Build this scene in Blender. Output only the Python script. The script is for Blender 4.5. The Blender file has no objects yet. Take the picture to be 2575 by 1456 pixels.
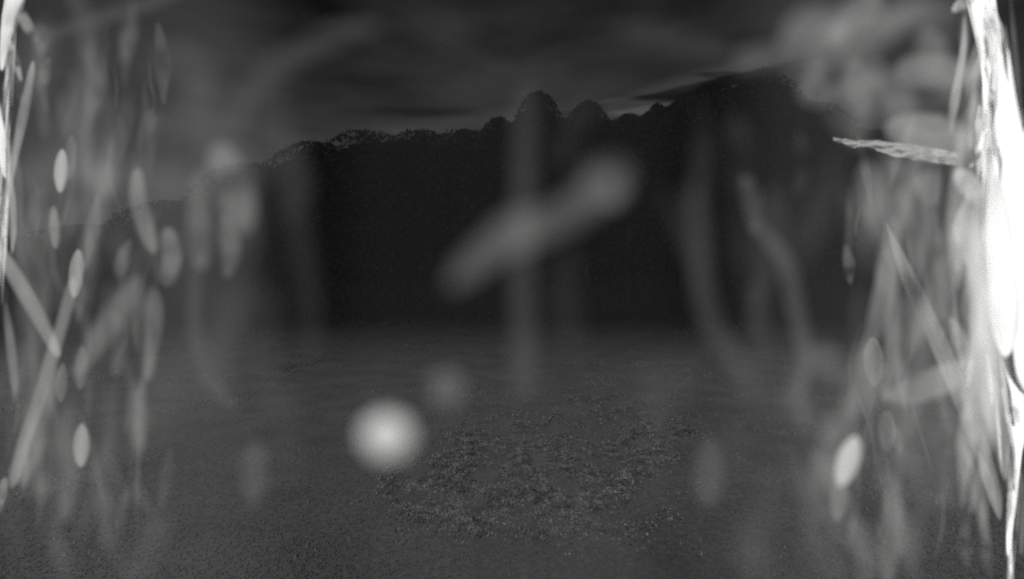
import bpy, bmesh, math, random
from mathutils import Vector, noise
random.seed(7)
S = bpy.context.scene
COL = S.collection

# ------------------------------------------------------------------ camera
CAM = Vector((0.0, 0.0, 1.6))
F = 1287.5                       # focal length in the units of the 2575 x 1456 plan used below
CX, CY = 1287.5, 728.0
cd = bpy.data.cameras.new('camera'); cam = bpy.data.objects.new('camera', cd); COL.objects.link(cam)
cam.location = CAM; cam.rotation_euler = (math.radians(90), 0, 0)
cd.sensor_width = 36; cd.lens = 18; cd.clip_start = 0.002; cd.clip_end = 3000
FOCUS = 1.0
APER = 0.004                     # aperture 4 mm: things within a hand's breadth melt, the field stays sharp
cd.dof.use_dof = True; cd.dof.focus_distance = FOCUS; cd.dof.aperture_fstop = 0.018 / APER
S.camera = cam

# ------------------------------------------------------------------ world and sun
SUN_EL, SUN_AZ = 30.0, -168.0    # behind the camera, a little to the left
w = bpy.data.worlds.new('World'); S.world = w; w.use_nodes = True
nt = w.node_tree; nt.nodes.clear()
def N(t, **k):
    n = nt.nodes.new(t)
    for a, b in k.items(): setattr(n, a, b)
    return n
def M(op, a, b=None, c=None, clamp=False):
    n = N('ShaderNodeMath', operation=op, use_clamp=clamp)
    for i, v in enumerate((a, b, c)):
        if v is None: continue
        if isinstance(v, (int, float)): n.inputs[i].default_value = v
        else: nt.links.new(v, n.inputs[i])
    return n.outputs[0]
sky = N('ShaderNodeTexSky', sky_type='NISHITA', sun_disc=False)
sky.sun_elevation = math.radians(SUN_EL); sky.sun_rotation = math.radians(SUN_AZ)
bw = N('ShaderNodeRGBToBW'); nt.links.new(sky.outputs[0], bw.inputs[0])
tc = N('ShaderNodeTexCoord'); sx = N('ShaderNodeSeparateXYZ'); nt.links.new(tc.outputs['Generated'], sx.inputs[0])
az = M('ARCTAN2', sx.outputs[0], sx.outputs[1]); el = M('ARCSINE', sx.outputs[2])
cmb = N('ShaderNodeCombineXYZ'); nt.links.new(az, cmb.inputs[0]); nt.links.new(M('MULTIPLY', el, 3.2), cmb.inputs[1])
nz = N('ShaderNodeTexNoise'); nz.inputs['Scale'].default_value = 3.0; nz.inputs['Detail'].default_value = 6
nt.links.new(cmb.outputs[0], nz.inputs['Vector'])
nz2 = N('ShaderNodeTexNoise'); nz2.inputs['Scale'].default_value = 9.0; nz2.inputs['Detail'].default_value = 4
nt.links.new(cmb.outputs[0], nz2.inputs['Vector'])
wob = M('MULTIPLY', M('SUBTRACT', nz2.outputs[0], 0.5), 0.05)
az2 = M('ADD', az, wob); el2 = M('ADD', el, M('MULTIPLY', wob, 0.35))
def azel(X, Y):
    v = Vector(((X - CX) / F, 1, -(Y - CY) / F)).normalized()
    return math.atan2(v.x, v.y), math.asin(v.z)
def cloud(X, Y, hw, hh, tilt, edge, amt):
    """elongated cloud in azimuth / elevation; amt is what it does to the sky's brightness"""
    a0, e0 = azel(X, Y); t = math.radians(tilt); kx = hw / F * .9; ky = hh / F * .85
    da, de = M('SUBTRACT', az2, a0), M('SUBTRACT', el2, e0)
    u = M('DIVIDE', M('ADD', M('MULTIPLY', da, math.cos(t)), M('MULTIPLY', de, math.sin(t))), kx)
    v = M('DIVIDE', M('SUBTRACT', M('MULTIPLY', de, math.cos(t)), M('MULTIPLY', da, math.sin(t))), ky)
    r = M('SQRT', M('ADD', M('MULTIPLY', u, u), M('MULTIPLY', v, v)))
    mr = N('ShaderNodeMapRange', interpolation_type='SMOOTHSTEP')
    nt.links.new(r, mr.inputs[0]); mr.inputs[1].default_value = 1 + edge; mr.inputs[2].default_value = max(0, 1 - edge)
    mr.inputs[3].default_value = 0; mr.inputs[4].default_value = amt
    return mr.outputs[0]
dens = M('MULTIPLY_ADD', nz.outputs[0], 2.2, -0.38)
for c in ((950, 165, 200, 75, 8, .7, -.30), (1040, 282, 130, 14, 3, .6, -.28), (1200, 20, 520, 90, 0, .8, -.38),
          (1760, 70, 330, 28, -18, .8, -.25), (1900, 190, 110, 10, -2, .5, -.35),
          (1750, 203, 150, 20, 8, .8, .6), (1590, 272, 95, 24, -3, .4, 1.4), (1180, 312, 230, 26, 8, .6, .42),
          (1430, 215, 200, 26, 4, .9, .15), (1160, 90, 150, 60, -15, .9, .18),
          (1700, 236, 275, 16, 6, .35, -.95), (1840, 186, 80, 9, -8, .3, -.7)):
    dens = M('ADD', dens, cloud(*c))
dens = M('MAXIMUM', dens, .12)
val = M('MULTIPLY', bw.outputs[0], dens)
bg = N('ShaderNodeBackground'); bg.inputs[1].default_value = 0.0108
out = N('ShaderNodeOutputWorld'); nt.links.new(val, bg.inputs[0]); nt.links.new(bg.outputs[0], out.inputs[0])

sd = bpy.data.lights.new('sun', 'SUN'); sd.energy = 4.7; sd.angle = math.radians(6); sd.color = (1, 0.995, 0.98)
sun = bpy.data.objects.new('sun', sd); COL.objects.link(sun)
a, e = math.radians(SUN_AZ), math.radians(SUN_EL)
sdir = Vector((math.sin(a) * math.cos(e), math.cos(a) * math.cos(e), math.sin(e)))
sun.rotation_euler = sdir.to_track_quat('Z', 'Y').to_euler(); sun.location = (0, 0, 30)

S.view_settings.view_transform = 'Standard'; S.view_settings.look = 'None'
S.view_settings.exposure = 0; S.view_settings.gamma = 1
S.cycles.transparent_max_bounces = 64; S.cycles.max_bounces = 6
S.cycles.use_denoising = False
S.cycles.use_adaptive_sampling = False

# ------------------------------------------------------------------ helpers
def tag(o, label=None, cat=None, group=None, kind=None):
    if label: o['label'] = label
    if cat: o['category'] = cat
    if group: o['group'] = group
    if kind: o['kind'] = kind
    return o
def mesh_obj(name, verts, faces, mat, parent=None, loc=(0, 0, 0), smooth=True, uvs=None):
    me = bpy.data.meshes.new(name); me.from_pydata([tuple(v) for v in verts], [], faces)
    if uvs is not None:
        l = me.uv_layers.new(name='UVMap')
        for p in me.polygons:
            for li, vi in zip(p.loop_indices, p.vertices): l.data[li].uv = uvs[vi]
    if smooth: me.polygons.foreach_set('use_smooth', [True] * len(me.polygons))
    if mat: me.materials.append(mat)
    o = bpy.data.objects.new(name, me); COL.objects.link(o); o.location = loc
    if parent: o.parent = parent
    return o
def empty(name, loc, label, cat, group=None):
    o = bpy.data.objects.new(name, None); o.empty_display_size = .02; COL.objects.link(o); o.location = loc
    return tag(o, label, cat, group)

class NT:
    def __init__(s, m): s.t = m.node_tree
    def n(s, t, **k):
        x = s.t.nodes.new(t)
        for a, b in k.items(): setattr(x, a, b)
        return x
    def l(s, a, b): s.t.links.new(a, b)
def diffuse_mat(name, c0, c1, scale, detail=6, rough=.9, trans=0., bump=0., stretch=(1, 1, 1)):
    m = bpy.data.materials.new(name); m.use_nodes = True; t = NT(m); t.t.nodes.clear()
    tc = t.n('ShaderNodeTexCoord'); mp = t.n('ShaderNodeMapping'); mp.inputs['Scale'].default_value = stretch
    t.l(tc.outputs['Object'], mp.inputs[0])
    nz = t.n('ShaderNodeTexNoise'); nz.inputs['Scale'].default_value = scale; nz.inputs['Detail'].default_value = detail
    t.l(mp.outputs[0], nz.inputs['Vector'])
    mr = t.n('ShaderNodeMapRange'); mr.inputs[1].default_value = .3; mr.inputs[2].default_value = .7
    mr.inputs[3].default_value = c0; mr.inputs[4].default_value = c1; t.l(nz.outputs[0], mr.inputs[0])
    p = t.n('ShaderNodeBsdfPrincipled'); p.inputs['Roughness'].default_value = rough
    p.inputs['Specular IOR Level'].default_value = 0
    t.l(mr.outputs[0], p.inputs['Base Color'])
    if bump:
        b = t.n('ShaderNodeBump'); b.inputs['Strength'].default_value = bump; b.inputs['Distance'].default_value = .05
        t.l(nz.outputs[0], b.inputs['Height']); t.l(b.outputs[0], p.inputs['Normal'])
    o = t.n('ShaderNodeOutputMaterial')
    t.l(p.outputs[0], o.inputs[0]); return m

_silk = {}
def silk_mat(alpha, streak=.35, grow=0.):
    """gauzy spider silk: an open weave of white fibres, alpha = how densely the fibres cover"""
    key = (round(alpha, 3), streak)
    if key in _silk: return _silk[key]
    m = bpy.data.materials.new('silk'); m.use_nodes = True; t = NT(m); t.t.nodes.clear()
    uv = t.n('ShaderNodeTexCoord'); mp = t.n('ShaderNodeMapping'); mp.inputs['Scale'].default_value = (10, 1.4, 1)
    t.l(uv.outputs['UV'], mp.inputs[0])
    nz = t.n('ShaderNodeTexNoise'); nz.inputs['Scale'].default_value = 2.2; nz.inputs['Detail'].default_value = 5
    t.l(mp.outputs[0], nz.inputs['Vector'])
    mr = t.n('ShaderNodeMapRange'); mr.inputs[1].default_value = .3; mr.inputs[2].default_value = .7
    mr.inputs[3].default_value = max(0, alpha * (1 - streak)); mr.inputs[4].default_value = min(1, alpha * (1 + streak))
    t.l(nz.outputs[0], mr.inputs[0])
    d = t.n('ShaderNodeBsdfDiffuse'); d.inputs[0].default_value = (.88, .88, .88, 1)
    tl = t.n('ShaderNodeBsdfTranslucent'); tl.inputs[0].default_value = (.88, .88, .88, 1)
    mx = t.n('ShaderNodeMixShader'); mx.inputs[0].default_value = .25
    t.l(d.outputs[0], mx.inputs[1]); t.l(tl.outputs[0], mx.inputs[2])
    tr = t.n('ShaderNodeBsdfTransparent'); m2 = t.n('ShaderNodeMixShader')
    t.l(mr.outputs[0], m2.inputs[0]); t.l(tr.outputs[0], m2.inputs[1]); t.l(mx.outputs[0], m2.inputs[2])
    o = t.n('ShaderNodeOutputMaterial'); t.l(m2.outputs[0], o.inputs[0])
    _silk[key] = m; return m
SILK_L = 0.80        # brightness of fully covering silk under this sun
def lin(v): v /= 255.; return v / 12.92 if v < .04045 else ((v + .055) / 1.055) ** 2.4
def cover(level, under=48):
    a = (lin(level) - lin(under)) / (SILK_L - lin(under))
    a = min(max(a, .01), .98)
    return 1 - math.sqrt(1 - a)          # two walls of one flattened thread

def P(X, Y, d): return CAM + Vector(((X - CX) / F * d, d, -(Y - CY) / F * d))
def catmull(pts, n):
    if len(pts) < 3:
        return [tuple(pts[0][k] * (1 - i / n) + pts[1][k] * i / n for k in range(len(pts[0]))) for i in range(n + 1)]
    P_ = [tuple(2 * a - b for a, b in zip(pts[0], pts[1]))] + list(pts) + [tuple(2 * a - b for a, b in zip(pts[-1], pts[-2]))]
    out = []; segs = len(pts) - 1
    for i in range(n + 1):
        u = i / n * segs; k = min(int(u), segs - 1); t = u - k
        p0, p1, p2, p3 = P_[k:k + 4]
        out.append(tuple(.5 * (2 * b + (c - a) * t + (2 * a - 5 * b + 4 * c - d) * t * t + (3 * b - a - 3 * c + d) * t ** 3)
                         for a, b, c, d in zip(p0, p1, p2, p3)))
    return out
def depth(soft): return 1 / (soft / (APER * F) + 1 / FOCUS)

def strand(name, pts, soft, mat, parent=None, root=None, ends=.25, n=28, flat=.35, wob=.06, seed=0):
    """a gathered thread of silk: flattened closed tube along pts (X, Y, visible width)"""
    d0 = depth(soft); path = catmull(pts, n); L = len(path); K = 12; V = []; UV = []; F_ = []
    base = root if root is not None else P(path[L // 2][0], path[L // 2][1], d0)
    for i, (X, Y, W) in enumerate(path):
        u = i / (L - 1)
        a = path[max(i - 1, 0)]; b = path[min(i + 1, L - 1)]
        tx, ty = b[0] - a[0], b[1] - a[1]; l = math.hypot(tx, ty) or 1; tx /= l; ty /= l
        en = 1.
        if ends > 0: en = min(1, math.sqrt(max(0, 1 - (1 - min(u, 1 - u) / ends) ** 2))) if min(u, 1 - u) < ends else 1
        r = max(W - soft * .8, W * .5) / 2 * en + .2
        r *= 1 + wob * noise.noise(Vector((u * 6, seed * 3.1, 0)))
        dd = d0 * (1 + .05 * noise.noise(Vector((u * 2, seed * 1.7, 4))))
        for k in range(K):
            th = 2 * math.pi * k / K; o = r * math.cos(th)
            q = P(X - ty * o, Y + tx * o, dd + r / F * d0 * flat * math.sin(th))
            V.append(q - base); UV.append((k / K if k <= K // 2 else 1 - k / K, u))
    for i in range(L - 1):
        for k in range(K):
            F_.append((i * K + k, i * K + (k + 1) % K, (i + 1) * K + (k + 1) % K, (i + 1) * K + k))
    F_.append(tuple(range(K))[::-1]); F_.append(tuple((L - 1) * K + k for k in range(K)))
    return mesh_obj(name, V, F_, mat, parent, (0, 0, 0) if parent else base, uvs=UV)

def spindle(name, X, Y, W, H, tilt, soft, mat, parent=None, root=None, flat=.6, power=1.0, seed=0):
    t = math.radians(tilt); hx, hy = math.sin(t) * H / 2, math.cos(t) * H / 2
    d0 = depth(soft); K = 20; L = 24; V = []; F_ = []; UV = []
    base = root if root is not None else P(X, Y, d0)
    w_ = max(W - soft * .8, W * .4) / 2; h_ = max(H - soft * .8, H * .4) / 2
    for i in range(L + 1):
        u = i / L * 2 - 1; r = w_ * max(0, (1 - abs(u) ** 2)) ** (.5 * power) + .05
        r *= 1 + .04 * noise.noise(Vector((u * 2, seed, 0)))
        for k in range(K):
            th = 2 * math.pi * k / K; o = r * math.cos(th)
            x = X + math.sin(t) * h_ * u + math.cos(t) * o; y = Y - math.cos(t) * h_ * u + math.sin(t) * o
            V.append(P(x, y, d0 + r / F * d0 * flat * math.sin(th)) - base); UV.append((k / K if k <= K // 2 else 1 - k / K, i / L))
    for i in range(L):
        for k in range(K):
            F_.append((i * K + k, i * K + (k + 1) % K, (i + 1) * K + (k + 1) % K, (i + 1) * K + k))
    F_.append(tuple(range(K))[::-1]); F_.append(tuple(L * K + k for k in range(K)))
    return mesh_obj(name, V, F_, mat, parent, (0, 0, 0) if parent else base, uvs=UV)
def rim(X, Y, W, H, tilt, soft, mat, parent, root, th=5, arc=(0, 1)):  # pale tube added round a drop to paint its bright Fresnel edge
    t = math.radians(tilt); w_ = (W - soft * .8) / 2; h_ = (H - soft * .8) / 2; pts = []
    for i in range(25):
        ang = 2 * math.pi * (arc[0] + (arc[1] - arc[0]) * i / 24); u = math.sin(ang)
        s = abs(math.cos(ang)) ** 1.3 * (1 if math.cos(ang) >= 0 else -1)
        x = X + math.sin(t) * h_ * u + math.cos(t) * w_ * s; y = Y - math.cos(t) * h_ * u + math.sin(t) * w_ * s
        pts.append((x, y, th + soft * .8))
    return strand('added_rim', pts, soft, mat, parent, root, ends=.1, n=60, flat=1)

# ------------------------------------------------------------------ ground, hills
def gz(x, y):
    n = noise.fractal(Vector((x * .22, y * .22, 1)), 1, 2, 5) * .03 + noise.fractal(Vector((x * 1.6, y * 1.6, 5)), 1, 2, 4) * .008
    k = min(1, max(0, (y - 7) / 28))
    return n * min(1, max(.15, (math.hypot(x, y)) / 6)) + 1.25 * k * k * (3 - 2 * k)
def ground_mat():
    m = diffuse_mat('field grass', .035, .10, 1.0, 8, bump=.12)
    t = NT(m); p = [x for x in t.t.nodes if x.type == 'BSDF_PRINCIPLED'][0]
    tc = [x for x in t.t.nodes if x.type == 'TEX_COORD'][0]
    mr = [x for x in t.t.nodes if x.type == 'MAP_RANGE'][0]; mr.inputs[3].default_value = .050; mr.inputs[4].default_value = .068
    nz = [x for x in t.t.nodes if x.type == 'TEX_NOISE'][0]; nz.inputs['Scale'].default_value = 1.7
    # albedo drops with distance: fading illumination painted into the colour, noise roughens the border
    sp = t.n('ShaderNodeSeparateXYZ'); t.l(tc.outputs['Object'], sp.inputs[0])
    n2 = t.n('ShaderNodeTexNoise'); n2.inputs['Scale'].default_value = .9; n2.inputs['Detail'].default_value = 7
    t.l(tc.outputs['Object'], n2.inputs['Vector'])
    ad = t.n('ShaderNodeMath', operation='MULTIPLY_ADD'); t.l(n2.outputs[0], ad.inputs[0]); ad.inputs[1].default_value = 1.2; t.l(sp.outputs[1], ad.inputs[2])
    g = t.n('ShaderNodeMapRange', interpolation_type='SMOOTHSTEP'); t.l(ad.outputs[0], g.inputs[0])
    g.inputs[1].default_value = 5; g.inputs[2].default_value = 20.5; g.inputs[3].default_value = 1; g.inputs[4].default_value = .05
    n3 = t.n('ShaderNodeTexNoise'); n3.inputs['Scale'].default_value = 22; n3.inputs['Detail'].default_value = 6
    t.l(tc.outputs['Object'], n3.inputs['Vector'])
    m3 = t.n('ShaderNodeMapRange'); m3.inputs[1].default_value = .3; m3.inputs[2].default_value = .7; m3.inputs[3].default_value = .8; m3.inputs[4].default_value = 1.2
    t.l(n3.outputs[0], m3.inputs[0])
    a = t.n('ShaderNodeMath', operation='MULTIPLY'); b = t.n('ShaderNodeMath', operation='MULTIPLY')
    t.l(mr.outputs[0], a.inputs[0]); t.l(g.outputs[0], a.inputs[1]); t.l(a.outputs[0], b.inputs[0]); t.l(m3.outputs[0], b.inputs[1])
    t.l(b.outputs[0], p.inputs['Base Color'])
    return m
def grid(name, xs, ys, zf, mat):
    V = [(x, y, zf(x, y)) for y in ys for x in xs]; n = len(xs)
    Fc = [(j * n + i, j * n + i + 1, (j + 1) * n + i + 1, (j + 1) * n + i) for j in range(len(ys) - 1) for i in range(n - 1)]
    return mesh_obj(name, V, Fc, mat)
def span(lo, hi, fine_lo, fine_hi, step):
    out = []; v = fine_lo
    while v <= fine_hi: out.append(v); v += step
    s = step; v = out[-1]
    while v < hi: s *= 1.25; v += s; out.append(min(v, hi))
    s = step; v = out[0]
    while v > lo: s *= 1.25; v -= s; out.insert(0, max(v, lo))
    return out
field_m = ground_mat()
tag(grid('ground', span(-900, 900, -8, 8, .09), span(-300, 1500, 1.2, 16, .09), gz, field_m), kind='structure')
RIDGE = [(-900, 690), (-200, 640), (300, 600), (480, 530), (640, 440), (790, 390), (930, 352), (1200, 346), (1290, 305), (1345, 265), (1400, 292), (1570, 302), (1700, 256),
         (1850, 215), (1950, 208), (2050, 275), (2200, 345), (2600, 390), (3400, 480)]
def hz(x, y):
    """the wooded ridge behind the first row of trees, crest about 70 m away"""
    X = CX + F * x / 70; Y = RIDGE[0][1]
    for (x0, y0), (x1, y1) in zip(RIDGE, RIDGE[1:]):
        if x0 <= X <= x1: Y = y0 + (y1 - y0) * (X - x0) / (x1 - x0); break
    else: Y = RIDGE[0][1] if X < 0 else RIDGE[-1][1]
    top = (CY - Y - 9) / F * 70 + .7
    k = min(1, max(0, (y - 46) / 24)); k = k * k * (3 - 2 * k)
    return .9 + top * k + noise.fractal(Vector((x * .15, y * .15, 3)), 1, 2, 4) * .5 * k
hill_m = diffuse_mat('wooded slope', .002, .004, .8, 6)
tag(grid('hills', [i * 1.5 - 150 for i in range(201)], [45 + j * 2 for j in range(40)], hz, hill_m), kind='structure')

# leafy ground cover: the patch that stands out of the turf
leaf_ground = diffuse_mat('clover leaf', .028, .112, 9, 4)
dark_ground = diffuse_mat('turf blade', .045, .068, .8, 3)
def leaf_scatter(name, count, place, size, mat, label, cat, lift=.02, stand=.38):
    V = []; Fc = []
    for i in range(count):
        x, y, k = place()
        z = gz(x, y) + random.random() * lift * k
        s = size * random.uniform(.6, 1.5) * (.6 + .4 * k); a = random.uniform(0, 6.283); tl = random.gauss(0, stand)
        u = Vector((math.cos(a), math.sin(a), 0)); v = Vector((-math.sin(a) * math.cos(tl), math.cos(a) * math.cos(tl), abs(math.sin(tl))))
        c = Vector((x, y, z)); n = len(V)
        V += [c - v * s * .5, c + u * s * .42, c + v * s * .62, c - u * s * .42]; Fc.append((n, n + 1, n + 2, n + 3))
    o = mesh_obj(name, V, Fc, mat, smooth=False); return tag(o, label, cat, kind='stuff')
CL = [(1210, 1140, 60, 34), (1590, 1175, 70, 36), (1400, 1235, 110, 36), (1030, 1265, 50, 28), (1130, 1325, 60, 26), (1480, 1050, 60, 28),
      (1330, 1130, 160, 60), (1280, 1200, 120, 50), (1420, 1330, 110, 36), (1650, 1120, 60, 40), (1330, 1200, 190, 60)]
def patch():
    while True:
        a, b, p, q = random.choice(CL); X = random.gauss(a + 15, p * .9); Y = random.gauss(b - 35, q)
        if Y < 960 or Y > 1440: continue
        d = 1.6 * F / (Y - CY); x = (X - CX) / F * d
        c = noise.fractal(Vector((x * 3, d * 2.2, 9)), 1, 2, 4)
        if c < -.45 + .8 * random.random(): continue
        return x, d, min(1, max(.1, .4 + c))
leaf_scatter('clover', 52000, patch, .020, leaf_ground, 'low patch of pale leafy clover in the middle of the dark field', 'clover', .035)
def turf():
    while True:
        d = 1.6 * F / (random.uniform(830, 1500) - CY); x = random.uniform(-1.1, 1.1) * d
        return x, d, 1
leaf_scatter('grass', 60000, turf, .012, dark_ground, 'short dark grass covering the field', 'grass', .01, .15)

# rough growth that swallows the foot of the wood
def rough():
    V = []; Fc = []
    for i in range(70000):
        y = 11 + 26 * random.random() ** .75; x = random.uniform(-1.15, 1.15) * y
        k = min(1, max(0, (y - 12) / 22)); n1 = .5 + noise.noise(Vector((x * .35, y * .35, 2)))
        h = max(.03, (.05 + 1.6 * k * k) * max(.1, n1)) * random.uniform(.5, 1.2); a = random.uniform(0, 6.283); w_ = .03 + .05 * k
        b = Vector((x, y, gz(x, y) - .03)); t = b + Vector((math.cos(a) * h * .3, math.sin(a) * h * .3, h)); s_ = Vector((math.cos(a + 1.2), math.sin(a + 1.2), 0)) * w_
        n = len(V); V += [b - s_, b + s_, (b + t) / 2 + s_ * .8, t, (b + t) / 2 - s_ * .8]; Fc.append((n, n + 1, n + 2, n + 3, n + 4))
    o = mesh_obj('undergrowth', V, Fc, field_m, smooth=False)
    tag(o, 'dark rough undergrowth along the foot of the far wood', 'undergrowth', kind='stuff')
rough()

def tufts():
    V = []; Fc = []
    for i in range(70000):
        y = 3.0 + 16 * random.random() ** .8; x = random.uniform(-1.1, 1.1) * y
        n1 = noise.fractal(Vector((x * .8, y * .8, 6)), 1, 2, 4)
        if n1 < .7 * random.random() - .1: continue
        h = random.uniform(.008, .024) * (1 + max(0, n1)) * (1 + (y - 3) * .05); a = random.uniform(0, 6.283); w_ = .007 + y * .0006
        b = Vector((x, y, gz(x, y) - .004)); t = b + Vector((math.cos(a) * h * .7, math.sin(a) * h * .7, h)); s_ = Vector((math.cos(a + 1.4), math.sin(a + 1.4), 0)) * w_
        n = len(V); V += [b - s_, b + s_, t]; Fc.append((n, n + 1, n + 2))
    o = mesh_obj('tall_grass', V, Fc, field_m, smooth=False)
    tag(o, 'rough tufted grass in the middle distance between clover and wood', 'grass', kind='stuff')
tufts()

# ------------------------------------------------------------------ trees
bark = diffuse_mat('bark', .004, .010, 6, 4, stretch=(1, 1, .2))
foliage = [diffuse_mat('foliage dense', .002, .0045, 1.2, 4), diffuse_mat('foliage soft', .0025, .005, 1.2, 4)]
def tree(name, X, Ytop, halfw, Y, low, leaves, label, fm=0, leaf=.20, squash=1.0, seed=0, group=None, dome=2.6):
    rnd = random.Random(seed * 13 + 5); x0 = (X - CX) / F * Y; top = 1.6 + (CY - Ytop) / F * Y; rw = halfw / F * Y
    g = gz(x0, Y) - .05
    root = empty(name, (x0, Y, g), label, 'tree', group)
    # trunk with limbs
    V = []; Fc = []
    def limb(p, q, r0, r1):
        n = 7; L = 5; b = len(V); dirv = (q - p).normalized(); s = dirv.cross(Vector((0.3, 1, .1))).normalized(); tt = dirv.cross(s)
        for i in range(L + 1):
            u = i / L; c = p.lerp(q, u) + s * .12 * math.sin(u * 5 + b) * r0; r = r0 * (1 - u) + r1 * u
            for k in range(n): V.append(c + s * r * math.cos(k * 6.283 / n) + tt * r * math.sin(k * 6.283 / n))
        for i in range(L):
            for k in range(n): Fc.append((b + i * n + k, b + i * n + (k + 1) % n, b + (i + 1) * n + (k + 1) % n, b + (i + 1) * n + k))
        Fc.append(tuple(b + L * n + k for k in range(n)))
    H = top - g; tr = max(.12, rw * .07)
    limb(Vector((0, 0, -.3)), Vector((0, 0, H * .8)), tr, tr * .3)
    for i in range(7):
        a = rnd.uniform(0, 6.283); h = rnd.uniform(.25, .7) * H
        limb(Vector((0, 0, h)), Vector((math.cos(a) * rw * .6, math.sin(a) * rw * .6, h + rnd.uniform(.1, .25) * H)), tr * .45, tr * .12)
    mesh_obj('trunk', V, Fc, bark, root)
    # crown: leaf-sized faces in clumps over a lumpy dome, with gaps between the clumps
    V = []; Fc = []; off = Vector((seed * 7.3, seed * 2.1, 0)); made = 0
    while made < leaves:
        t_ = rnd.random() ** .8; an = rnd.uniform(0, 6.283)
        lump = noise.fractal(Vector((math.cos(an) * 1.6, math.sin(an) * 1.6, t_ * H / rw * 1.1)) + off, 1, 2, 4)
        z = t_ * H * (1 + .0 * lump); pr = rw * math.sqrt(max(0, 1 - t_ ** dome)) * (.97 + .16 * lump)
        if lump < -.35 and rnd.random() < .6: continue
        q = rnd.uniform(.35, 1.0) if t_ < .88 else rnd.random() ** .5
        zt = (z - rnd.random() ** 2 * .25 * H * (1 if t_ > .8 else .2)) if q < .9 else z
        p = Vector((math.cos(an) * pr * q, math.sin(an) * pr * q, max(.05, zt + rnd.gauss(0, .06))))
        a = Vector((rnd.gauss(0, 1), rnd.gauss(0, 1), rnd.gauss(0, 1))).normalized(); b_ = a.orthogonal().normalized()
        c2 = a.cross(b_); l = leaf * rnd.uniform(.5, 1.5); n = len(V); made += 1
        V += [p - b_ * l * .5, p + c2 * l * .3, p + b_ * l * .6, p - c2 * l * .3]; Fc.append((n, n + 1, n + 2, n + 3))
    mesh_obj('crown', V, Fc, foliage[fm], root, smooth=False)
    return root
G = 'trees along the far edge of the field'
TREES = [
 ('broadleaf_tree', 60, 600, 140, 36, 'dark tree behind the far left edge of the silk, leftmost of the treeline'),
 ('broadleaf_tree', 270, 570, 140, 37, 'dark tree behind the pale pointed drop in the upper left'),
 ('broadleaf_tree', 470, 510, 130, 36, 'broad dark tree half veiled by the curtain of silk on the left'),
 ('broadleaf_tree', 640, 415, 120, 38, 'broad dark tree just left of the level stretch of treeline'),
 ('broadleaf_tree', 800, 362, 110, 36, 'lower dark tree at the left end of the level treeline'),
 ('broadleaf_tree', 930, 336, 105, 37, 'wide flat-topped dark tree in the level treeline above the pale drop'),
 ('broadleaf_tree', 1060, 334, 95, 36, 'wide dark tree in the middle of the level treeline'),
 ('broadleaf_tree', 1170, 332, 85, 35, 'dark tree stepping up towards the tall domed tree'),
 ('broadleaf_tree', 1255, 298, 60, 35, 'narrow dark tree leaning on the left flank of the tall domed tree'),
 ('broadleaf_tree', 1353, 234, 78, 34, 'tall dark tree with a steep domed crown at the centre of the treeline'),
 ('broadleaf_tree', 1478, 256, 84, 35, 'dark tree with a low rounded crown right of the notch of sky'),
 ('broadleaf_tree', 1580, 289, 95, 36, 'low dark tree under the bright slit of sky'),
 ('broadleaf_tree', 1652, 264, 72, 36, 'dark tree stepping up at the right end of the bright slit of sky'),
 ('broadleaf_tree', 1730, 236, 100, 35, 'dark tree rising under the long dark cloud'),
 ('broadleaf_tree', 1790, 214, 95, 34, 'tall dark tree left of the highest ragged crown'),
 ('broadleaf_tree', 1915, 180, 110, 33, 'highest dark tree with ragged top at the right of the treeline'),
 ('broadleaf_tree', 2050, 262, 95, 34, 'dark tree right of the highest crown, partly behind pale silk'),
 ('broadleaf_tree', 2190, 330, 110, 35, 'dark tree behind the torn flap of silk'),
 ('broadleaf_tree', 2360, 350, 120, 36, 'dark tree behind the silk veil, rightmost of the treeline'),
]
DOME = {9: 5, 10: 3.4, 5: 6, 6: 6, 7: 6, 4: 4, 13: 2.6, 15: 2.6, 12: 2.6, 11: 3}
for i, (nm, X, Yt, hw, Y, lb) in enumerate(TREES):
    tree(nm, X, Yt, hw * (1.6 if i not in (9, 10, 11, 12, 13) else 1.15), Y, .05, 27000, lb, i % 2, .17, .92, i, G, dome=DOME.get(i, 3.4))
# ------------------------------------------------------------------ silk
def web(label, d=.15, X=CX, Y=CY):
    return empty('spider_web', P(X, Y, d), label, 'spider web')
def sroot(r): return r.location.copy()

# left curtain
LW = web('grey spider web hanging as a curtain of strands down the left side', .3, 150, 700)
def st(w, pts, soft, level, under=48, name='strand', streak=.3, ends=.25, **k):
    st.n += 1
    return strand(name, pts, soft, silk_mat(cover(level, under), streak), w, sroot(w), ends=ends, seed=st.n, **k)
st.n = 0
st(LW, [(45, -30, 60), (28, 40, 52), (14, 110, 34), (4, 180, 16)], 8, 252, ends=.1)
st(LW, [(-4, 250, 10), (4, 330, 24), (6, 400, 26), (14, 450, 16)], 8, 250)
st(LW, [(46, 15, 30), (66, 60, 40), (92, 105, 30)], 14, 125)
st(LW, [(22, 95, 18), (38, 150, 28), (54, 205, 18)], 10, 135)
st(LW, [(84, 150, 22), (72, 220, 30), (56, 300, 34), (40, 380, 28), (22, 470, 26), (8, 560, 24)], 10, 138, ends=.12)
st(LW, [(14, 400, 20), (28, 480, 26), (34, 570, 26), (30, 640, 14)], 10, 135)
st(LW, [(10, 300, 22), (20, 200, 18), (8, 120, 16)], 10, 110)
st(LW, [(188, 690, 36), (160, 800, 44), (130, 900, 46), (96, 1010, 44), (62, 1110, 46), (28, 1230, 40)], 14, 112, ends=.08)
st(LW, [(-30, 590, 40), (20, 665, 50), (70, 750, 52), (120, 840, 46), (150, 900, 30)], 14, 128, ends=.1)
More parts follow.
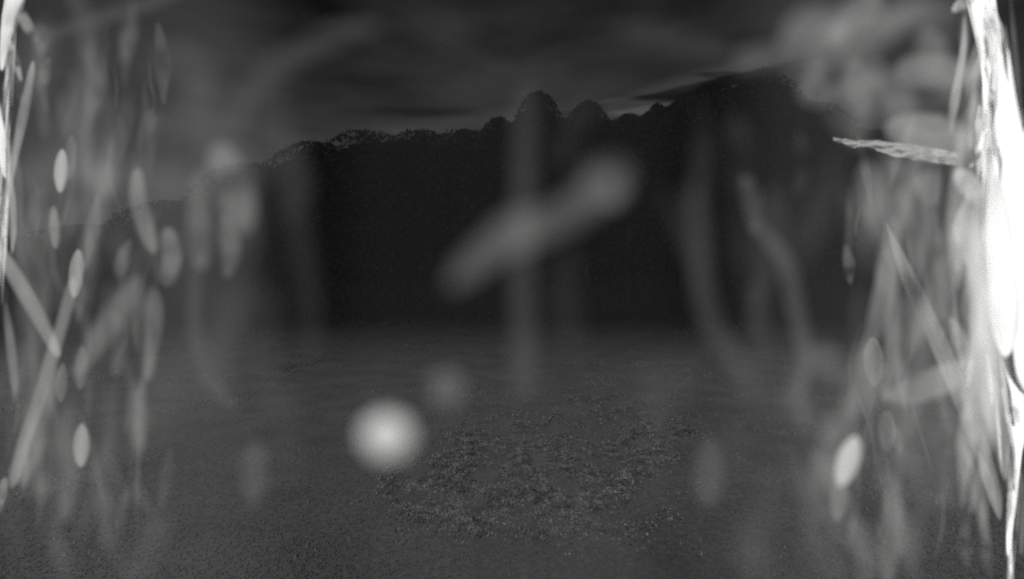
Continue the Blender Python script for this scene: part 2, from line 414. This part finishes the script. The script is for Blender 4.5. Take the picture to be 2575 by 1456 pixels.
st(LW, [(14, 760, 24), (26, 860, 34), (36, 960, 30), (36, 1010, 14)], 12, 100)
st(LW, [(150, 920, 40), (110, 1040, 56), (75, 1140, 80), (50, 1220, 60)], 24, 96)
st(LW, [(14, 1200, 30), (-6, 1290, 30)], 8, 115)
st(LW, [(345, 420, 56), (347, 500, 60), (366, 570, 62), (388, 640, 46)], 20, 104)
st(LW, [(270, 400, 90), (250, 500, 80), (230, 600, 60), (215, 700, 50)], 40, 88)
st(LW, [(420, 570, 60), (432, 650, 66), (415, 720, 60)], 20, 100)
st(LW, [(385, 720, 58), (388, 800, 66), (378, 880, 56), (372, 960, 50)], 22, 92)
st(LW, [(350, 690, 70), (290, 790, 90), (230, 880, 80), (185, 950, 56)], 32, 92)
st(LW, [(290, 300, 60), (265, 420, 110), (262, 500, 100)], 45, 85)
st(LW, [(500, 430, 80), (500, 560, 90), (508, 680, 80)], 40, 92)
st(LW, [(545, 360, 110), (585, 470, 150), (620, 590, 110)], 50, 100)
st(LW, [(560, 540, 60), (580, 620, 76), (570, 700, 50)], 30, 90)
st(LW, [(492, 640, 60), (490, 820, 74), (520, 940, 76), (600, 1040, 60)], 40, 66)
st(LW, [(345, 960, 60), (340, 1060, 76), (352, 1150, 56)], 34, 76)
st(LW, [(90, 100, 60), (210, 60, 70), (340, 20, 70), (470, -20, 60)], 36, 68)
st(LW, [(105, 60, 34), (108, 110, 44), (100, 140, 30)], 20, 80)
st(LW, [(330, 40, 54), (322, 90, 66), (310, 160, 50)], 34, 80)
st(LW, [(370, 190, 80), (440, 150, 170), (500, 200, 150), (480, 270, 90)], 80, 58, 40)
st(LW, [(100, 200, 40), (110, 300, 50), (118, 400, 40)], 22, 70)
st(LW, [(150, 240, 40), (155, 330, 60), (130, 420, 40)], 26, 62)
st(LW, [(280, 240, 50), (272, 330, 60), (285, 400, 46)], 30, 66)
st(LW, [(400, 280, 60), (350, 380, 80), (340, 470, 60)], 40, 68)
st(LW, [(110, 460, 60), (60, 620, 70), (60, 760, 50)], 30, 72)
st(LW, [(110, 1080, 120), (90, 1180, 160), (130, 1260, 100)], 60, 78)
st(LW, [(270, 1080, 70), (260, 1260, 80), (290, 1420, 60)], 44, 68)
st(LW, [(160, 1250, 60), (140, 1350, 80), (170, 1450, 60)], 44, 72)
st(LW, [(410, 1290, 120), (360, 1400, 120), (300, 1480, 90)], 60, 68)
st(LW, [(225, 560, 60), (205, 760, 60), (240, 900, 40)], 30, 72)
st(LW, [(285, 780, 50), (300, 870, 60), (290, 950, 50)], 26, 78)
st(LW, [(45, 560, 60), (90, 700, 90), (110, 830, 60)], 30, 78)

st(LW, [(120, 60, 260), (150, 350, 330), (170, 700, 360), (160, 1000, 340), (120, 1250, 220)], 70, 54, 46, name='veil', streak=.5, ends=.2)
st(LW, [(470, 220, 300), (490, 480, 380), (470, 800, 360), (400, 1080, 260)], 90, 60, 42, name='veil', streak=.5)
st(LW, [(60, 420, 160), (240, 440, 190), (430, 470, 190), (620, 430, 170), (740, 380, 120)], 95, 61, 44, name='veil', streak=.4, ends=.3)
st(LW, [(80, 560, 160), (280, 590, 200), (480, 600, 200), (640, 560, 150)], 95, 61, 44, name='veil', streak=.4, ends=.3)
st(LW, [(140, 260, 160), (330, 300, 190), (560, 340, 170)], 95, 55, 44, name='veil', streak=.4, ends=.3)
wr = random.Random(21)
def wisps(w, n, xr, yr, lo, hi, under):
    for i in range(n):
        X = wr.uniform(*xr); Y = wr.uniform(*yr); H = wr.uniform(80, 240); W = wr.uniform(22, 52); t = wr.gauss(0, .12)
        dx = t * H; c = wr.uniform(-12, 12)
        st(w, [(X - dx / 2, Y - H / 2, W * .8), (X + c, Y, W), (X + dx / 2, Y + H / 2, W * .7)], wr.uniform(12, 34), wr.uniform(lo, hi), under, name='wisp', streak=.5, ends=.5)
wisps(LW, 54, (10, 420), (120, 1250), 62, 84, 52)

# centre strands, close to the lens
CW = web('loose blurred web of wide grey strands crossing the middle of the view', .06, 1300, 600)
st(CW, [(1125, 725, 110), (1200, 655, 150), (1290, 588, 190), (1390, 556, 165), (1470, 505, 170), (1560, 440, 190)], 105, 88, 34, ends=.2)
st(CW, [(1240, 620, 140), (1310, 585, 190), (1370, 560, 140)], 80, 62, 50, ends=.5)
st(CW, [(1325, 200, 120), (1318, 420, 130), (1312, 700, 130), (1318, 880, 130), (1310, 1010, 110)], 65, 62, 42, ends=.12)
st(CW, [(1470, 420, 150), (1525, 460, 230), (1550, 520, 150)], 90, 86, 40, ends=.5)
st(CW, [(590, 330, 110), (640, 220, 120), (740, 140, 120), (860, 85, 120), (960, 60, 90)], 80, 64, 38)
st(CW, [(880, 60, 100), (1060, 60, 110), (1190, 110, 100)], 90, 50, 36)
st(CW, [(700, 280, 90), (740, 420, 120), (750, 560, 120), (780, 760, 110), (780, 920, 90)], 80, 54, 38)
st(CW, [(1500, 240, 120), (1440, 320, 110), (1410, 420, 100)], 80, 44, 30)
st(CW, [(1850, 290, 100), (1870, 400, 120), (1860, 480, 100)], 70, 50, 32)
st(CW, [(1430, 620, 120), (1420, 760, 140), (1440, 900, 120)], 90, 52, 42)
st(CW, [(300, -300, 900), (320, 700, 1000), (300, 1700, 900)], 230, 58, 42, name='veil', ends=.05, n=30, streak=.25)  # this and next two sheets added as haze, lifting blacks like glare
st(CW, [(1300, -300, 1100), (1290, 700, 1200), (1300, 1700, 1100)], 260, 49, 42, name='veil', ends=.05, n=30, streak=.2)
st(CW, [(2250, -300, 900), (2230, 700, 1000), (2250, 1700, 900)], 230, 58, 42, name='veil', ends=.05, n=30, streak=.25)
RW0 = web('faint blurred web of curving strands right of the dark treeline', .1, 1850, 750)
st(RW0, [(1735, 470, 90), (1760, 580, 100), (1765, 700, 110), (1790, 820, 110), (1870, 940, 90), (1900, 1040, 70)], 75, 64, 38)
st(RW0, [(1870, 440, 66), (1892, 510, 86), (1900, 590, 66)], 40, 72, 38)
st(RW0, [(1900, 560, 76), (1975, 660, 90), (2000, 770, 84), (2025, 900, 80), (2010, 1000, 60)], 55, 76, 40)
st(RW0, [(1890, 720, 80), (1905, 780, 100), (1895, 850, 80)], 50, 52, 36)
st(RW0, [(2010, 330, 60), (2020, 420, 66), (2000, 500, 50)], 40, 48, 32)
st(RW0, [(1590, 1000, 260), (1700, 950, 200), (1800, 900, 100)], 90, 62, 52)
st(RW0, [(1560, 60, 200), (1700, 100, 160), (1850, 140, 150)], 90, 58, 46)

# right curtain
RW = web('bright dense spider web hanging down the right side of the view', .3, 2350, 700)
st(RW, [(1960, 110, 120), (2040, 80, 190), (2140, 90, 180), (2280, 40, 120), (2420, 20, 80)], 70, 104, 50)
st(RW, [(1840, 160, 120), (1960, 140, 120), (2090, 190, 110)], 60, 78, 50)
st(RW, [(2000, 215, 100), (2060, 235, 110), (2110, 235, 70)], 40, 88, 45)
st(RW, [(2120, 140, 90), (2160, 220, 150), (2180, 290, 90)], 45, 98, 60)
st(RW, [(2190, 150, 90), (2255, 240, 110), (2280, 340, 110)], 40, 92, 60)
st(RW, [(2250, 180, 110), (2350, 180, 120), (2470, 190, 90)], 36, 112, 60)
st(RW, [(2330, 60, 90), (2340, 130, 120), (2330, 210, 90)], 44, 90, 60)
st(RW, [(2225, 320, 100), (2340, 345, 140), (2460, 360, 110)], 30, 132, 60)
st(RW, [(2425, 40, 20), (2424, 110, 26), (2412, 190, 30), (2398, 270, 34), (2390, 340, 20)], 12, 150, 70)
st(RW, [(2395, 30, 30), (2430, 0, 46), (2450, -20, 40)], 14, 180, 60)
st(RW, [(2480, 120, 20), (2455, 170, 30), (2450, 240, 30), (2440, 380, 40)], 14, 130, 70)
st(RW, [(2175, 400, 80), (2190, 480, 110), (2215, 570, 90), (2230, 660, 60)], 34, 92, 50)
st(RW, [(2240, 390, 60), (2270, 470, 90), (2250, 600, 80)], 30, 84, 50)
st(RW, [(2310, 400, 80), (2330, 450, 100), (2350, 520, 60)], 26, 100, 55)
st(RW, [(2262, 540, 40), (2240, 640, 70), (2222, 740, 78), (2195, 840, 66), (2170, 900, 40)], 24, 104, 50)
st(RW, [(2250, 700, 50), (2245, 790, 60), (2240, 900, 56), (2215, 1000, 60)], 22, 92, 50)
st(RW, [(2228, 560, 20), (2285, 700, 46), (2332, 800, 54), (2385, 920, 56), (2430, 1030, 54), (2470, 1140, 52), (2500, 1240, 46), (2515, 1310, 20)], 10, 122, 50, ends=.1)
st(RW, [(2460, 1130, 16), (2485, 1210, 32), (2508, 1290, 18)], 8, 118, 80)
st(RW, [(2215, 1000, 60), (2290, 985, 90), (2370, 955, 96), (2450, 925, 80), (2500, 905, 70)], 26, 122, 55)
st(RW, [(2300, 420, 40), (2350, 600, 60), (2380, 780, 60), (2400, 900, 50)], 26, 84, 45)
st(RW, [(2395, 560, 40), (2400, 640, 56), (2410, 730, 40)], 16, 100, 60)
st(RW, [(2400, 430, 60), (2440, 470, 70), (2466, 520, 50)], 18, 165, 60)
st(RW, [(2440, 520, 40), (2455, 660, 70), (2462, 800, 70), (2450, 900, 50)], 18, 140, 60)
st(RW, [(2475, 930, 60), (2495, 1010, 80), (2520, 1110, 60), (2530, 1210, 34)], 16, 135, 50)
st(RW, [(2420, 960, 40), (2450, 1050, 50), (2440, 1120, 40)], 20, 105, 60)
st(RW, [(2225, 1180, 60), (2245, 1260, 76), (2240, 1360, 76), (2230, 1470, 70)], 28, 92, 45)
st(RW, [(2140, 1300, 70), (2180, 1380, 100), (2170, 1480, 80)], 40, 74, 45)
st(RW, [(2030, 880, 90), (2080, 910, 130), (2130, 960, 90)], 50, 76, 45)
st(RW, [(2010, 1020, 90), (2060, 1060, 120), (2110, 1100, 90)], 50, 62, 45)
st(RW, [(2010, 1340, 130), (2080, 1400, 160), (2090, 1480, 120)], 70, 66, 48)
st(RW, [(2300, 1200, 80), (2280, 1110, 80), (2310, 1020, 60)], 34, 70, 45)
st(RW, [(2430, 1320, 30), (2425, 1370, 44), (2435, 1430, 30)], 18, 72, 45)
st(RW, [(2485, 1330, 26), (2480, 1385, 44), (2490, 1450, 30)], 18, 74, 45)
st(RW, [(2565, 1180, 20), (2572, 1280, 26), (2568, 1400, 24)], 14, 100, 45)
st(RW, [(2540, -20, 20), (2556, 180, 26), (2570, 420, 26)], 12, 78, 40, streak=.7)
st(RW, [(2525, 60, 20), (2548, 260, 26), (2570, 480, 30)], 14, 120, 40)
st(RW, [(2100, 250, 130), (2220, 270, 140), (2340, 260, 120)], 60, 80, 55)
st(RW, [(2330, 1050, 60), (2380, 1180, 70), (2400, 1300, 50)], 34, 62, 45)

st(RW, [(2330, 300, 260), (2350, 500, 330), (2370, 750, 330), (2350, 1000, 330), (2330, 1300, 240)], 50, 70, 46, name='veil', streak=.5, ends=.2)
st(RW, [(2440, 300, 120), (2450, 600, 150), (2460, 900, 150), (2480, 1150, 100)], 26, 84, 60, name='veil', streak=.6, ends=.2)
wisps(RW, 44, (2120, 2500), (380, 1300), 64, 88, 55)
def blobs(w, n, xr, yr, lo, hi, under, wd=(50, 130), hg=(110, 300), sf=(30, 70), tilt=.2):
    for i in range(n):
        X = wr.uniform(*xr); Y = wr.uniform(*yr); H = wr.uniform(*hg); W = wr.uniform(*wd); t = wr.gauss(0, tilt); dx = t * H; c = wr.uniform(-20, 20)
        st(w, [(X - dx / 2, Y - H / 2, W * .75), (X + c, Y, W), (X + dx / 2, Y + H / 2, W * .65)], wr.uniform(*sf), wr.uniform(lo, hi), under, name='wisp', streak=.45, ends=.5)
def arcs(w, n, xr, yr, lo, hi):
    for i in range(n):
        X = wr.uniform(*xr); Y = wr.uniform(*yr); H = wr.uniform(90, 220); t = wr.gauss(0, .12) * H; c = wr.uniform(-22, 22)
        st(w, [(X - t / 2, Y - H / 2, 5), (X + c, Y, 8), (X + t / 2, Y + H / 2, 5)], wr.uniform(11, 16), wr.uniform(lo, hi), 60, name='fibre', ends=.4)
blobs(RW, 16, (2000, 2460), (0, 340), 66, 96, 55, (60, 150), (90, 200), (40, 80), .6)
blobs(RW, 36, (2120, 2480), (400, 1050), 62, 92, 52)
blobs(RW, 18, (2000, 2320), (1000, 1440), 58, 82, 52)
blobs(RW0, 16, (1640, 2120), (280, 1400), 52, 62, 44, (80, 160), (160, 340), (60, 110))
blobs(LW, 60, (0, 380), (60, 1320), 58, 78, 52, (40, 110), (120, 320), (24, 60))
blobs(LW, 5, (0, 700), (250, 800), 52, 60, 44, (150, 260), (200, 360), (70, 110), .3)
blobs(LW, 12, (350, 760), (100, 1400), 50, 58, 44, (80, 170), (160, 360), (60, 110), .3)
arcs(LW, 16, (10, 400), (100, 1250), 72, 92); arcs(RW, 20, (2130, 2470), (500, 1350), 78, 100)
blobs(RW, 20, (2400, 2500), (60, 1250), 105, 150, 80, (24, 70), (120, 340), (14, 34), .12)  # bright wisps here and below added to paint the bundle's glow inward
blobs(RW, 8, (2440, 2500), (380, 1100), 130, 180, 80, (50, 100), (260, 420), (30, 44), .08)

# the glaring bundle of silk at the right edge, threads twisted round one another
bundle_m = diffuse_mat('packed silk', .90, .95, 3, 3)
BU = empty('silk_bundle', P(2510, 600, .5), 'glaring white bundle of silk running down the right edge', 'silk bundle')
def bst(pts, soft=8, alpha=.97, ends=.35):
    st.n += 1
    return strand('filament', pts, soft, bundle_m, BU, BU.location.copy(), ends=ends, seed=st.n, wob=.10, n=40, flat=.15)
bst([(2535, 120, 20), (2548, 300, 50), (2556, 450, 90), (2562, 600, 130), (2566, 760, 140), (2564, 900, 110), (2558, 1040, 50)], 12, ends=.3)
bst([(2600, 260, 40), (2600, 450, 90), (2600, 620, 130), (2600, 800, 140), (2600, 1000, 90)], 12, ends=.1)
bst([(2440, -70, 40), (2470, 60, 46), (2494, 180, 56), (2503, 300, 70), (2507, 420, 84), (2520, 560, 96), (2536, 700, 110), (2550, 860, 110), (2562, 980, 70)], ends=.03)
bst([(2478, -60, 44), (2496, 100, 50), (2512, 260, 66), (2524, 420, 84), (2545, 580, 110), (2560, 740, 120)], ends=.03)
bst([(2500, 430, 60), (2510, 600, 80), (2520, 760, 90), (2530, 900, 80)], 14)
bst([(2473, 330, 26), (2478, 450, 30), (2484, 600, 34), (2496, 740, 50), (2508, 860, 54), (2524, 980, 50)], 10)
bst([(2575, 330, 40), (2585, 600, 120), (2590, 800, 140), (2585, 950, 110), (2572, 1060, 60), (2556, 1180, 20)], ends=.4)
bst([(2520, 840, 70), (2545, 930, 80), (2562, 1030, 60), (2560, 1130, 30), (2552, 1290, 16)])
bst([(2560, 1080, 16), (2556, 1180, 16), (2548, 1280, 18), (2538, 1350, 22), (2543, 1450, 14)], ends=.2)
bst([(2428, -20, 12), (2447, 60, 14), (2468, 150, 16), (2478, 240, 18), (2476, 330, 16)], 10)
bst([(2490, 40, 30), (2502, 180, 56), (2510, 330, 80), (2520, 460, 90)])
bst([(2500, 120, 50), (2524, 280, 60), (2540, 460, 80), (2552, 640, 110), (2560, 860, 110)])
bst([(2520, 200, 50), (2536, 380, 60), (2556, 520, 60), (2575, 640, 60)])
bst([(2440, 420, 12), (2460, 390, 18), (2474, 320, 14)], 12)

spine = [(2466, -20), (2490, 150), (2490, 330), (2486, 500), (2496, 700), (2512, 860), (2535, 1000), (2552, 1150), (2548, 1300), (2540, 1440)]
def on_spine(y):
    for (x0, y0), (x1, y1) in zip(spine, spine[1:]):
        if y0 <= y <= y1: return x0 + (x1 - x0) * (y - y0) / (y1 - y0)
    return spine[0][0] if y < 0 else spine[-1][0]
for i in range(70):
    y = wr.uniform(-20, 1380); h = wr.uniform(60, 260); k = .35 if y > 1000 else 1; o = wr.gauss(-6, 16) * k; o2 = o + wr.gauss(0, 9) * k; ww = wr.uniform(5, 20) * k + 2
    al = wr.choice((.25, .4, .6)); st.n += 1
    strand('filament', [(on_spine(y) + o, y, ww), (on_spine(y + h / 2) + (o + o2) / 2 + wr.gauss(0, 4), y + h / 2, ww * 1.4), (on_spine(y + h) + o2, y + h, ww * .6)],
           wr.uniform(8, 13), silk_mat(al, .4), BU, BU.location.copy(), ends=.35, seed=st.n, wob=.3)
for i in range(14):
    y = wr.uniform(-20, 900); h = wr.uniform(150, 400); x = wr.uniform(2535, 2580) + y * .03; st.n += 1
    strand('filament', [(x - 12, y, 7), (x, y + h / 2, 12), (x + 12, y + h, 6)], 11, silk_mat(wr.choice((.08, .15, .3)), .4), BU, BU.location.copy(), ends=.35, seed=st.n, wob=.3)
for i in range(22):
    y = wr.uniform(-30, 560); h = wr.uniform(80, 220); st.n += 1; x = max(0, 26 - y * .05) + wr.gauss(0, 8)
    strand('filament', [(x + 6, y, 5), (x, y + h / 2, 10), (x - 4, y + h, 5)], wr.uniform(8, 12), silk_mat(wr.choice((.15, .3, .5)), .4), LW, sroot(LW), ends=.35, seed=st.n, wob=.3)

# torn flap of web sheet
def flap():
    d = depth(7); top = [(2094, 345), (2120, 350), (2160, 354), (2200, 352), (2240, 358), (2290, 362), (2350, 372), (2410, 384), (2480, 396)]
    bot = [(2100, 352), (2122, 364), (2150, 371), (2178, 368), (2205, 378), (2240, 392), (2300, 401), (2360, 412), (2400, 416), (2480, 412)]
    def at(a, x):
        for (x0, y0), (x1, y1) in zip(a, a[1:]):
            if x0 <= x <= x1: return y0 + (y1 - y0) * (x - x0) / (x1 - x0)
        return a[0][1] if x < a[0][0] else a[-1][1]
    nx, ny = 110, 12; V = []; Fc = []; UV = []; base = P(2280, 380, d)
    for s in (0, 1):
        for i in range(nx + 1):
            x = 2095 + i / nx * 378; y0 = at(top, x) + 3.5 * noise.fractal(Vector((x * .05, 1, 0)), 1, 2, 4); y1 = at(bot, x) + 4 * noise.fractal(Vector((x * .045, 7, 0)), 1, 2, 4)
            y1 = max(y1, y0 + 1.0)
            for j in range(ny + 1):
                v = j / ny; y = y0 + (y1 - y0) * v
                th = .0012 * math.sin(math.pi * min(.97, max(.03, v)))
                fold = .003 * noise.fractal(Vector((x * .03, y * .10, 3)), 1, 2, 4)
                V.append(P(x, y, d + fold + (th if s else -th)) - base); UV.append((v, i / nx * 6))
    m = (nx + 1) * (ny + 1)
    for s in (0, 1):
        for i in range(nx):
            for j in range(ny):
                a = s * m + i * (ny + 1) + j; q = (a, a + 1, a + ny + 2, a + ny + 1); Fc.append(q if s else q[::-1])
    for i in range(nx):
        for j in (0, ny):
            a = i * (ny + 1) + j; q = (a, a + m, a + m + ny + 1, a + ny + 1); Fc.append(q if j == 0 else q[::-1])
    for i in (0, nx):
        for j in range(ny):
            a = i * (ny + 1) + j; q = (a, a + 1, a + m + 1, a + m); Fc.append(q if i == 0 else q[::-1])
    o = mesh_obj('silk_flap', V, Fc, silk_mat(.22, .3), None, base, uvs=UV)
    tag(o, 'pale torn flap of web with a ragged lower edge jutting in from the bright bundle', 'silk flap')
flap()

# ------------------------------------------------------------------ drops caught in the silk
GD = 'dewdrops caught in the webs'
def drop(X, Y, W, H, tilt, soft, level, label, under=50, ring=None, streak=.12, arc=(0, 1), pw=1.25):
    st.n += 1
    o = spindle('dewdrop', X, Y, W, H, tilt, soft, silk_mat(cover(level, under), streak), power=pw, seed=st.n)
    tag(o, label, 'dewdrop', GD)
    if ring: rim(X, Y, W, H, tilt, soft, silk_mat(cover(ring, level), streak), o, o.location.copy(), arc=arc)
    return o
drop(975, 1097, 212, 200, 0, 106, 215, 'large round glowing white drop in front of the clover, the brightest in the middle', 60, pw=1)
drop(1122, 975, 160, 160, 0, 84, 98, 'faint round grey drop just above and right of the glowing one', 58, pw=1)
drop(154, 430, 44, 120, 3, 10, 168, 'pale pointed drop in the upper left, alone against the dark gap')
drop(178, 395, 36, 120, 4, 12, 88, 'dim pointed drop tucked behind the pale one in the upper left', ring=100)
drop(137, 572, 38, 122, -3, 12, 116, 'grey pointed drop halfway down the far left below the pale one')
drop(192, 688, 42, 130, 6, 9, 145, 'bright-rimmed drop at the upper end of the long slanting left strand', ring=160)
drop(205, 1120, 52, 122, 2, 12, 150, 'pale egg-shaped drop low on the left, lowest bright one there')
drop(155, 962, 38, 110, 4, 10, 94, 'thin-rimmed grey drop touching the long slanting left strand', ring=98)
drop(204, 925, 42, 120, 4, 12, 92, 'grey drop at the lower end of the broad slanting patch on the left', ring=98)
drop(2197, 910, 52, 126, -3, 10, 92, 'oval drop with a crisp pale rim left of the crossing right strands', ring=128)
drop(2228, 1085, 50, 116, -2, 10, 84, 'oval drop with a pale right rim below the crisp ringed one', ring=112, arc=(-.2, .2))
drop(2132, 1160, 84, 160, 18, 28, 196, 'big bright tilted drop low on the right, brightest on that side')
drop(2112, 1250, 70, 150, 8, 24, 104, 'dull grey drop hanging directly below the big bright tilted one')
drop(640, 1190, 116, 210, 3, 50, 80, 'wide faint drop low left of the glowing round one', 56)
drop(1783, 1190, 120, 220, 2, 46, 82, 'wide faint drop low right of the clover', 58)
drop(2438, 935, 24, 96, 6, 8, 190, 'small streaky white drop where the crossing band meets the bright bundle', 110, streak=.6)
drop(2160, 215, 86, 160, -8, 26, 84, 'large dim oval drop above the torn flap', 60, ring=92)
drop(2405, 640, 40, 150, -3, 14, 84, 'slim grey drop beside the bright bundle at mid height', 60, ring=96)
drop(2262, 1330, 60, 170, -4, 26, 76, 'long dim drop in the bottom right corner strands', 55)
drop(345, 1060, 60, 180, -8, 34, 72, 'long dim drop under the ribbon of the left curtain', 52)
